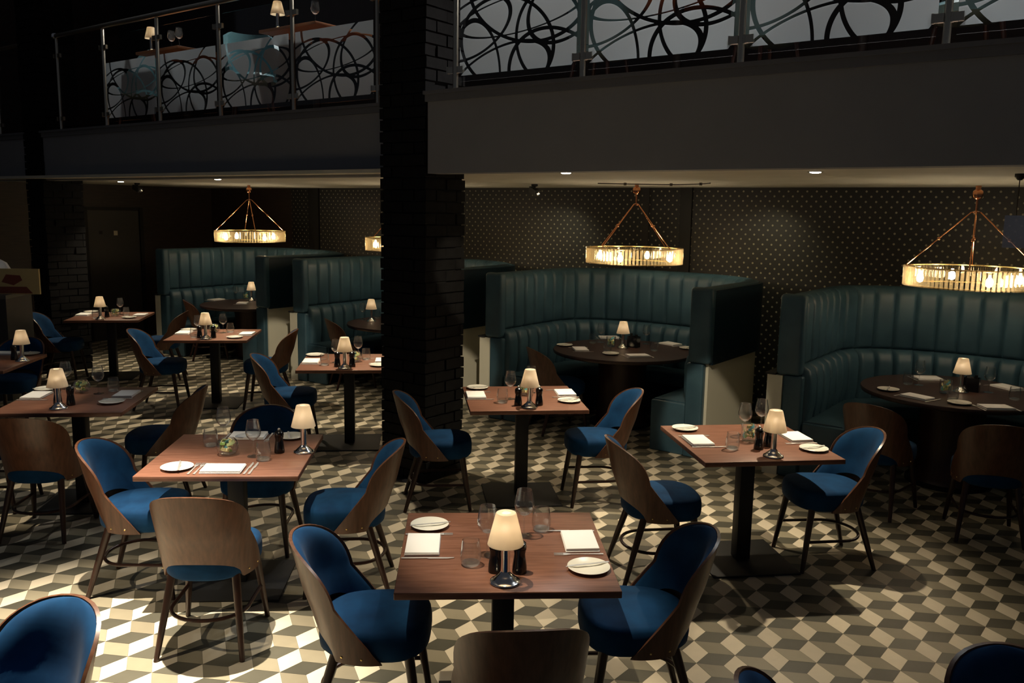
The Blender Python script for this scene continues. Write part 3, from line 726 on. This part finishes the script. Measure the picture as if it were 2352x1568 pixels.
# ------------------------------------------------------------------ counter at the left edge
p = Vector((-5.3, 9.3, 0))
t = thing('serving_counter', 'dark serving counter with a pale ledge at the left edge', 'counter', (-5.62, 9.1, 0), .1)
ob('body', MB().box((-.7, -.1, 0), (.27, .5, 1.1)).mesh('body', 'counter', False), t)
ob('ledge', MB().box((-.72, -.14, 1.1), (.29, .54, 1.14)).mesh('ledge', 'counter_top', False), t)
t = thing('display_board', 'yellow display board with brown marks standing on the counter', 'board', (-5.2, 9.13, 1.14 + EPS), .1)
ob('panel', MB().box((-.6, 0, 0), (.16, .03, .27)).mesh('panel', 'cream_board', False), t)
ob('mark', MB().prism([(-.17, -.02), (-.05, -.055), (.04, 0), (.02, .05), (-.12, .06)], 0, .002).mesh('mark', 'red_mark', False), t, (-.05, -.0005, .15), (pi / 2, 0, 0))
ob('mark', MB().prism([(-.5, 0), (.13, 0), (.07, .07), (-.5, .07)], 0, .002).mesh('mark', 'red_mark', False), t, (-.04, -.0005, .01), (pi / 2, 0, 0))
q = MB(); rr = random.Random(2)
q.loft([[(.17 * k * cos(2 * pi * i / 20) * (1 + .12 * sin(3 * i)), .1 * k * sin(2 * pi * i / 20), z * 2.6 + .012 * sin(i * 1.7) * (z > .05)) for i in range(20)] for k, z in ((.95, 0), (1, .03), (.9, .08), (.6, .115), (.2, .13))])
tag(ob('white_cloth', q.mesh('white_cloth', 'linen', ang=70), None, (-5.64, 9.42, 1.14 + EPS)), 'crumpled white cloth on the counter behind the yellow board', 'cloth')

# ------------------------------------------------------------------ ceiling fittings
dl = Proto(lambda: (lambda t: (ob('trim_ring', MB().lathe([(.05, 0), (.05, -.006), (.036, -.006), (.036, 0)], 24).mesh('trim_ring', 'chrome'), t), ob('lens', MB().lathe([(.035, -.001), (.033, -.009), (.02, -.012), (.001, -.013)], 24).mesh('lens', 'downlight'), t), t)[-1])(thing('ceiling_downlight', 'x', 'downlight')))
DL = [((1300, 395), 'above the booth right of the brick pillar'), ((1873, 393), 'above the gap between the two right booths'), ((797, 403), 'just left of the brick pillar'), ((500, 410), 'left of the distant chandelier'), ((277, 416), 'at the far left end of the ceiling')]
DLP = []
for px, w in DL:
    p = at(*px, ZC); dl((p.x, p.y, ZC - .0005), 0, 'small bright recessed downlight ' + w, 'recessed downlights'); DLP.append(p)
def make_cam():
    t = thing('ceiling_fitting', 'x', 'ceiling fitting')  # camera-like unit made as fixture for the wall spots; gives no light itself
    ob('mount', MB().lathe([(.035, 0), (.035, -.02), (.012, -.03), (.012, -.06)], 16).mesh('mount', 'black_metal'), t)
    o = ob('body', MB().box((-.03, -.08, -.03), (.03, .08, .03)).mesh('body', 'black_metal', False), t, (0, 0, -.075), (.3, 0, .4))
    ob('lens', MB().lathe([(.02, 0), (.02, .02), (.012, .022)], 14).mesh('lens', 'chrome'), o, (0, -.08, 0), (pi / 2, 0, 0)); return t
cc = Proto(make_cam)
p = W(5.35, 7.6); cc((p.x, p.y, ZC - .0005), 0, 'small black camera-like ceiling fitting right of the brick pillar', 'ceiling spotlights')
p = at(275, 418, ZC); cc((p.x + .1, p.y + .3, ZC - .0005), .5, 'small black camera-like ceiling fitting at the far left', 'ceiling spotlights')
cab = [W(4.3 - 1.1 * i / 12, 7.15 + .55 * sin(i / 12 * 2.6) - .2 * i / 12, ZC - .012) for i in range(13)]
t = thing('ceiling_cable', 'thin dark cable pinned across the ceiling above the middle chandelier', 'cable', cab[0])
ob('cable', MB().tube([c_ - cab[0] for c_ in cab], .005, 6).mesh('cable', 'cord'), t)
for i in (2, 6, 10): ob('clip', MB().box((-.012, -.012, -.012), (.012, .012, .0115)).mesh('clip', 'cord', False), t, cab[i] - cab[0])
s_ = onv(2330, 532, 6.2)
t = thing('hanging_sign', 'faint clear acrylic panel hanging at the right edge', 'sign', (s_.x, s_.y, ZC), ROTB)
ob('wire', MB().tube([(0, 0, 0), (0, 0, s_.z + .1 - ZC)], .003, 6).mesh('wire', 'cord'), t); ob('ceiling_cup', MB().lathe([(.03, 0), (.03, -.02), (.012, -.04)], 14).mesh('ceiling_cup', 'black_metal'), t)
ob('panel', MB().box((-.06, -.006, s_.z - .1 - ZC), (.22, .006, s_.z + .1 - ZC)).mesh('panel', 'acrylic', False), t)

# ------------------------------------------------------------------ upper floor
UF = 2.97
def make_tub():
    t = thing('tub_chair', 'x', 'chair'); q = MB(); A = []; n = 32
    for z, ph, k in ((.42, 120, .9), (.5, 118, .97), (.62, 112, 1), (.74, 96, 1.02), (.86, 72, 1.04), (.91, 48, 1.04)):
        A.append([(.27 * k * sin(radians(ph) * (-1 + 2 * i / n)), -.26 * k * cos(radians(ph) * (-1 + 2 * i / n)), z) for i in range(n + 1)])
    B = [[(x * .84, y * .84, z + (.005 if j == 5 else 0)) for x, y, z in r] for j, r in enumerate(A)]
    q.loft([list(A[j]) + list(reversed(B[j])) for j in range(6)])
    ob('backrest', q.mesh('backrest', 'up_teal', ang=60), t)
    ob('seat', MB().lathe([(.2, .38), (.25, .4), (.25, .45), (.22, .475), (.001, .48)], 28).mesh('seat', 'up_teal'), t)
    for sx in (-1, 1):
        for sy in (-1, 1): ob('leg', MB().tube([(.15 * sx, .15 * sy, .39), (.2 * sx, .2 * sy, 0)], [.018, .011], 8).mesh('leg', 'leg_wood'), t)
    return t
tub = Proto(make_tub)
def make_uptable():
    t = thing('upper_table', 'x', 'table')
    ob('tabletop', rbox((-.4, -.35, .752), (.4, .35, .78), .003, 2).mesh('tabletop', 'up_wood'), t)
    ob('column', MB().lathe([(.035, .015), (.035, .752)], 16).mesh('column', 'black_metal'), t); ob('base_plate', MB().lathe([(.24, 0), (.24, .015)], 32).mesh('base_plate', 'plate_metal'), t); return t
upt = Proto(make_uptable)
def U(u, v): p = W(u, v, UF); return (p.x, p.y, p.z)
upt(U(6.6, 5.72), ROTB, 'upstairs orange-brown table behind the glass, left of the brick pillar'); upt(U(8.78, 5.75), ROTB, 'farther upstairs table behind the glass, with a lamp and glasses')
tub(U(7.66, 5.78), ROTB + pi / 2 + 2.6, 'teal upstairs tub chair behind the glass beside the brown table', 'teal tub chairs upstairs'); tub(U(9.86, 5.78), ROTB - .5 + pi, 'teal upstairs tub chair behind the left end of the railing', 'teal tub chairs upstairs')
for i, (u, v) in enumerate(((3.8, 6.3), (2.45, 6.4), (1.1, 6.3))):
    w = ('nearest the brick pillar', 'in the middle', 'farthest right')[i]
    tub(U(u, v), ROTB + i, 'teal tub chair glimpsed through the right swirl glass, ' + w, 'teal tub chairs upstairs'); upt(U(u - .69, v + .0), ROTB, 'upstairs table glimpsed through the right swirl glass, ' + w)
for (u, v, w) in ((6.88, 5.5, 'near the brick pillar'), (9.06, 5.52, 'at the far left')):
    p = W(u, v, UF + .78 + EPS); lamp(p, 0, 'upstairs lamp with white cone shade ' + w, 'lit table lamps')
for (u, v, w) in ((6.35, 5.5, 'on the brown upstairs table'), (8.72, 5.55, 'nearest the lamp on the far upstairs table'), (8.5, 5.5, 'farthest right on the far upstairs table')):
    p = W(u, v, UF + .78 + EPS); wine(p, 0, 'clear wine glass ' + w, 'wine glasses')
wbox('wall_upper', -4, 13, 7.4, 7.5, UF, 6, 'dark_wall')

# ------------------------------------------------------------------ light
w = bpy.data.worlds.new('world'); sc.world = w; w.use_nodes = True
w.node_tree.nodes['Background'].inputs[0].default_value = (.8, .85, 1, 1); w.node_tree.nodes['Background'].inputs[1].default_value = .03
def spot(loc, tgt, e, ang, blend=.25, col=(1, .84, .6), r=.03):
    d = bpy.data.lights.new('spot', 'SPOT'); d.energy = e; d.spot_size = radians(ang); d.spot_blend = blend; d.color = col; d.shadow_soft_size = r
    o = bpy.data.objects.new('ceiling_spot', d); C.objects.link(o); o.location = loc
    o.rotation_euler = (Vector(tgt) - Vector(loc)).to_track_quat('-Z', 'Y').to_euler(); return o
# the ceiling lights of the double-height part, over the nearer tables
spot((-1.9, 4.0, 6.0), (-2.1, 3.2, 0), 7200, 35, 1., (1, .87, .68))
spot((-4.3, 2.3, 4.2), (-1.9, 4.25, .4), 380, 26, .6)
spot((-4.4, 5.4, 5.0), (-3.55, 5.9, .5), 500, 16, .5)
spot((-1.1, 3.4, 5.6), (.04, 3.38, .75), 1050, 14, .7)
spot((-1.5, 4.0, 5.8), (-.55, 4.4, .2), 900, 19, .7)
# the downlights under the balcony, each over a table
for p, e, a, b in zip(DLP, (185, 185, 185, 185, 110), (-.25, .1, -.35, -.35, -.3), (-.3, -1.0, -.3, -.3, -.3)): spot((p.x, p.y, ZC - .03), (p.x + nd.x * b + ud.x * a, p.y + nd.y * b + ud.y * a, 0), e, 86, .95, (1, .84, .6), .02)
# spotlights on the papered wall
for u, e in ((5.9, 20), (3.3, 14)):
    p = W(u, 8.1, ZC - .12); q = W(u, 8.9, 1.3); spot(p, q, e, 95, 1., (1, .9, .58), .02)
# unseen spots added upstairs so the frosted glass is lit from behind
for u in (-.2, 1.5, 3.2, 5.9, 7.4, 9.0):
    p = W(u, 6.3, 5.2); q = W(u, 5.0, 3.3); spot(p, q, 330 if u < 4 else 110, 70, .8, (1, .95, .9), .05)
# slanting narrow spots added from the double-height part to brighten the pale booth ends
o_ = W(.3, .9, 4.9)
spot(o_, W(2.98, 7.05, .2), 1000, 7, .4); spot(o_, W(5.95, 7.05, .2), 1300, 5.5, .4); spot(o_, W(8.95, 7.05, .2), 1700, 4.5, .4)
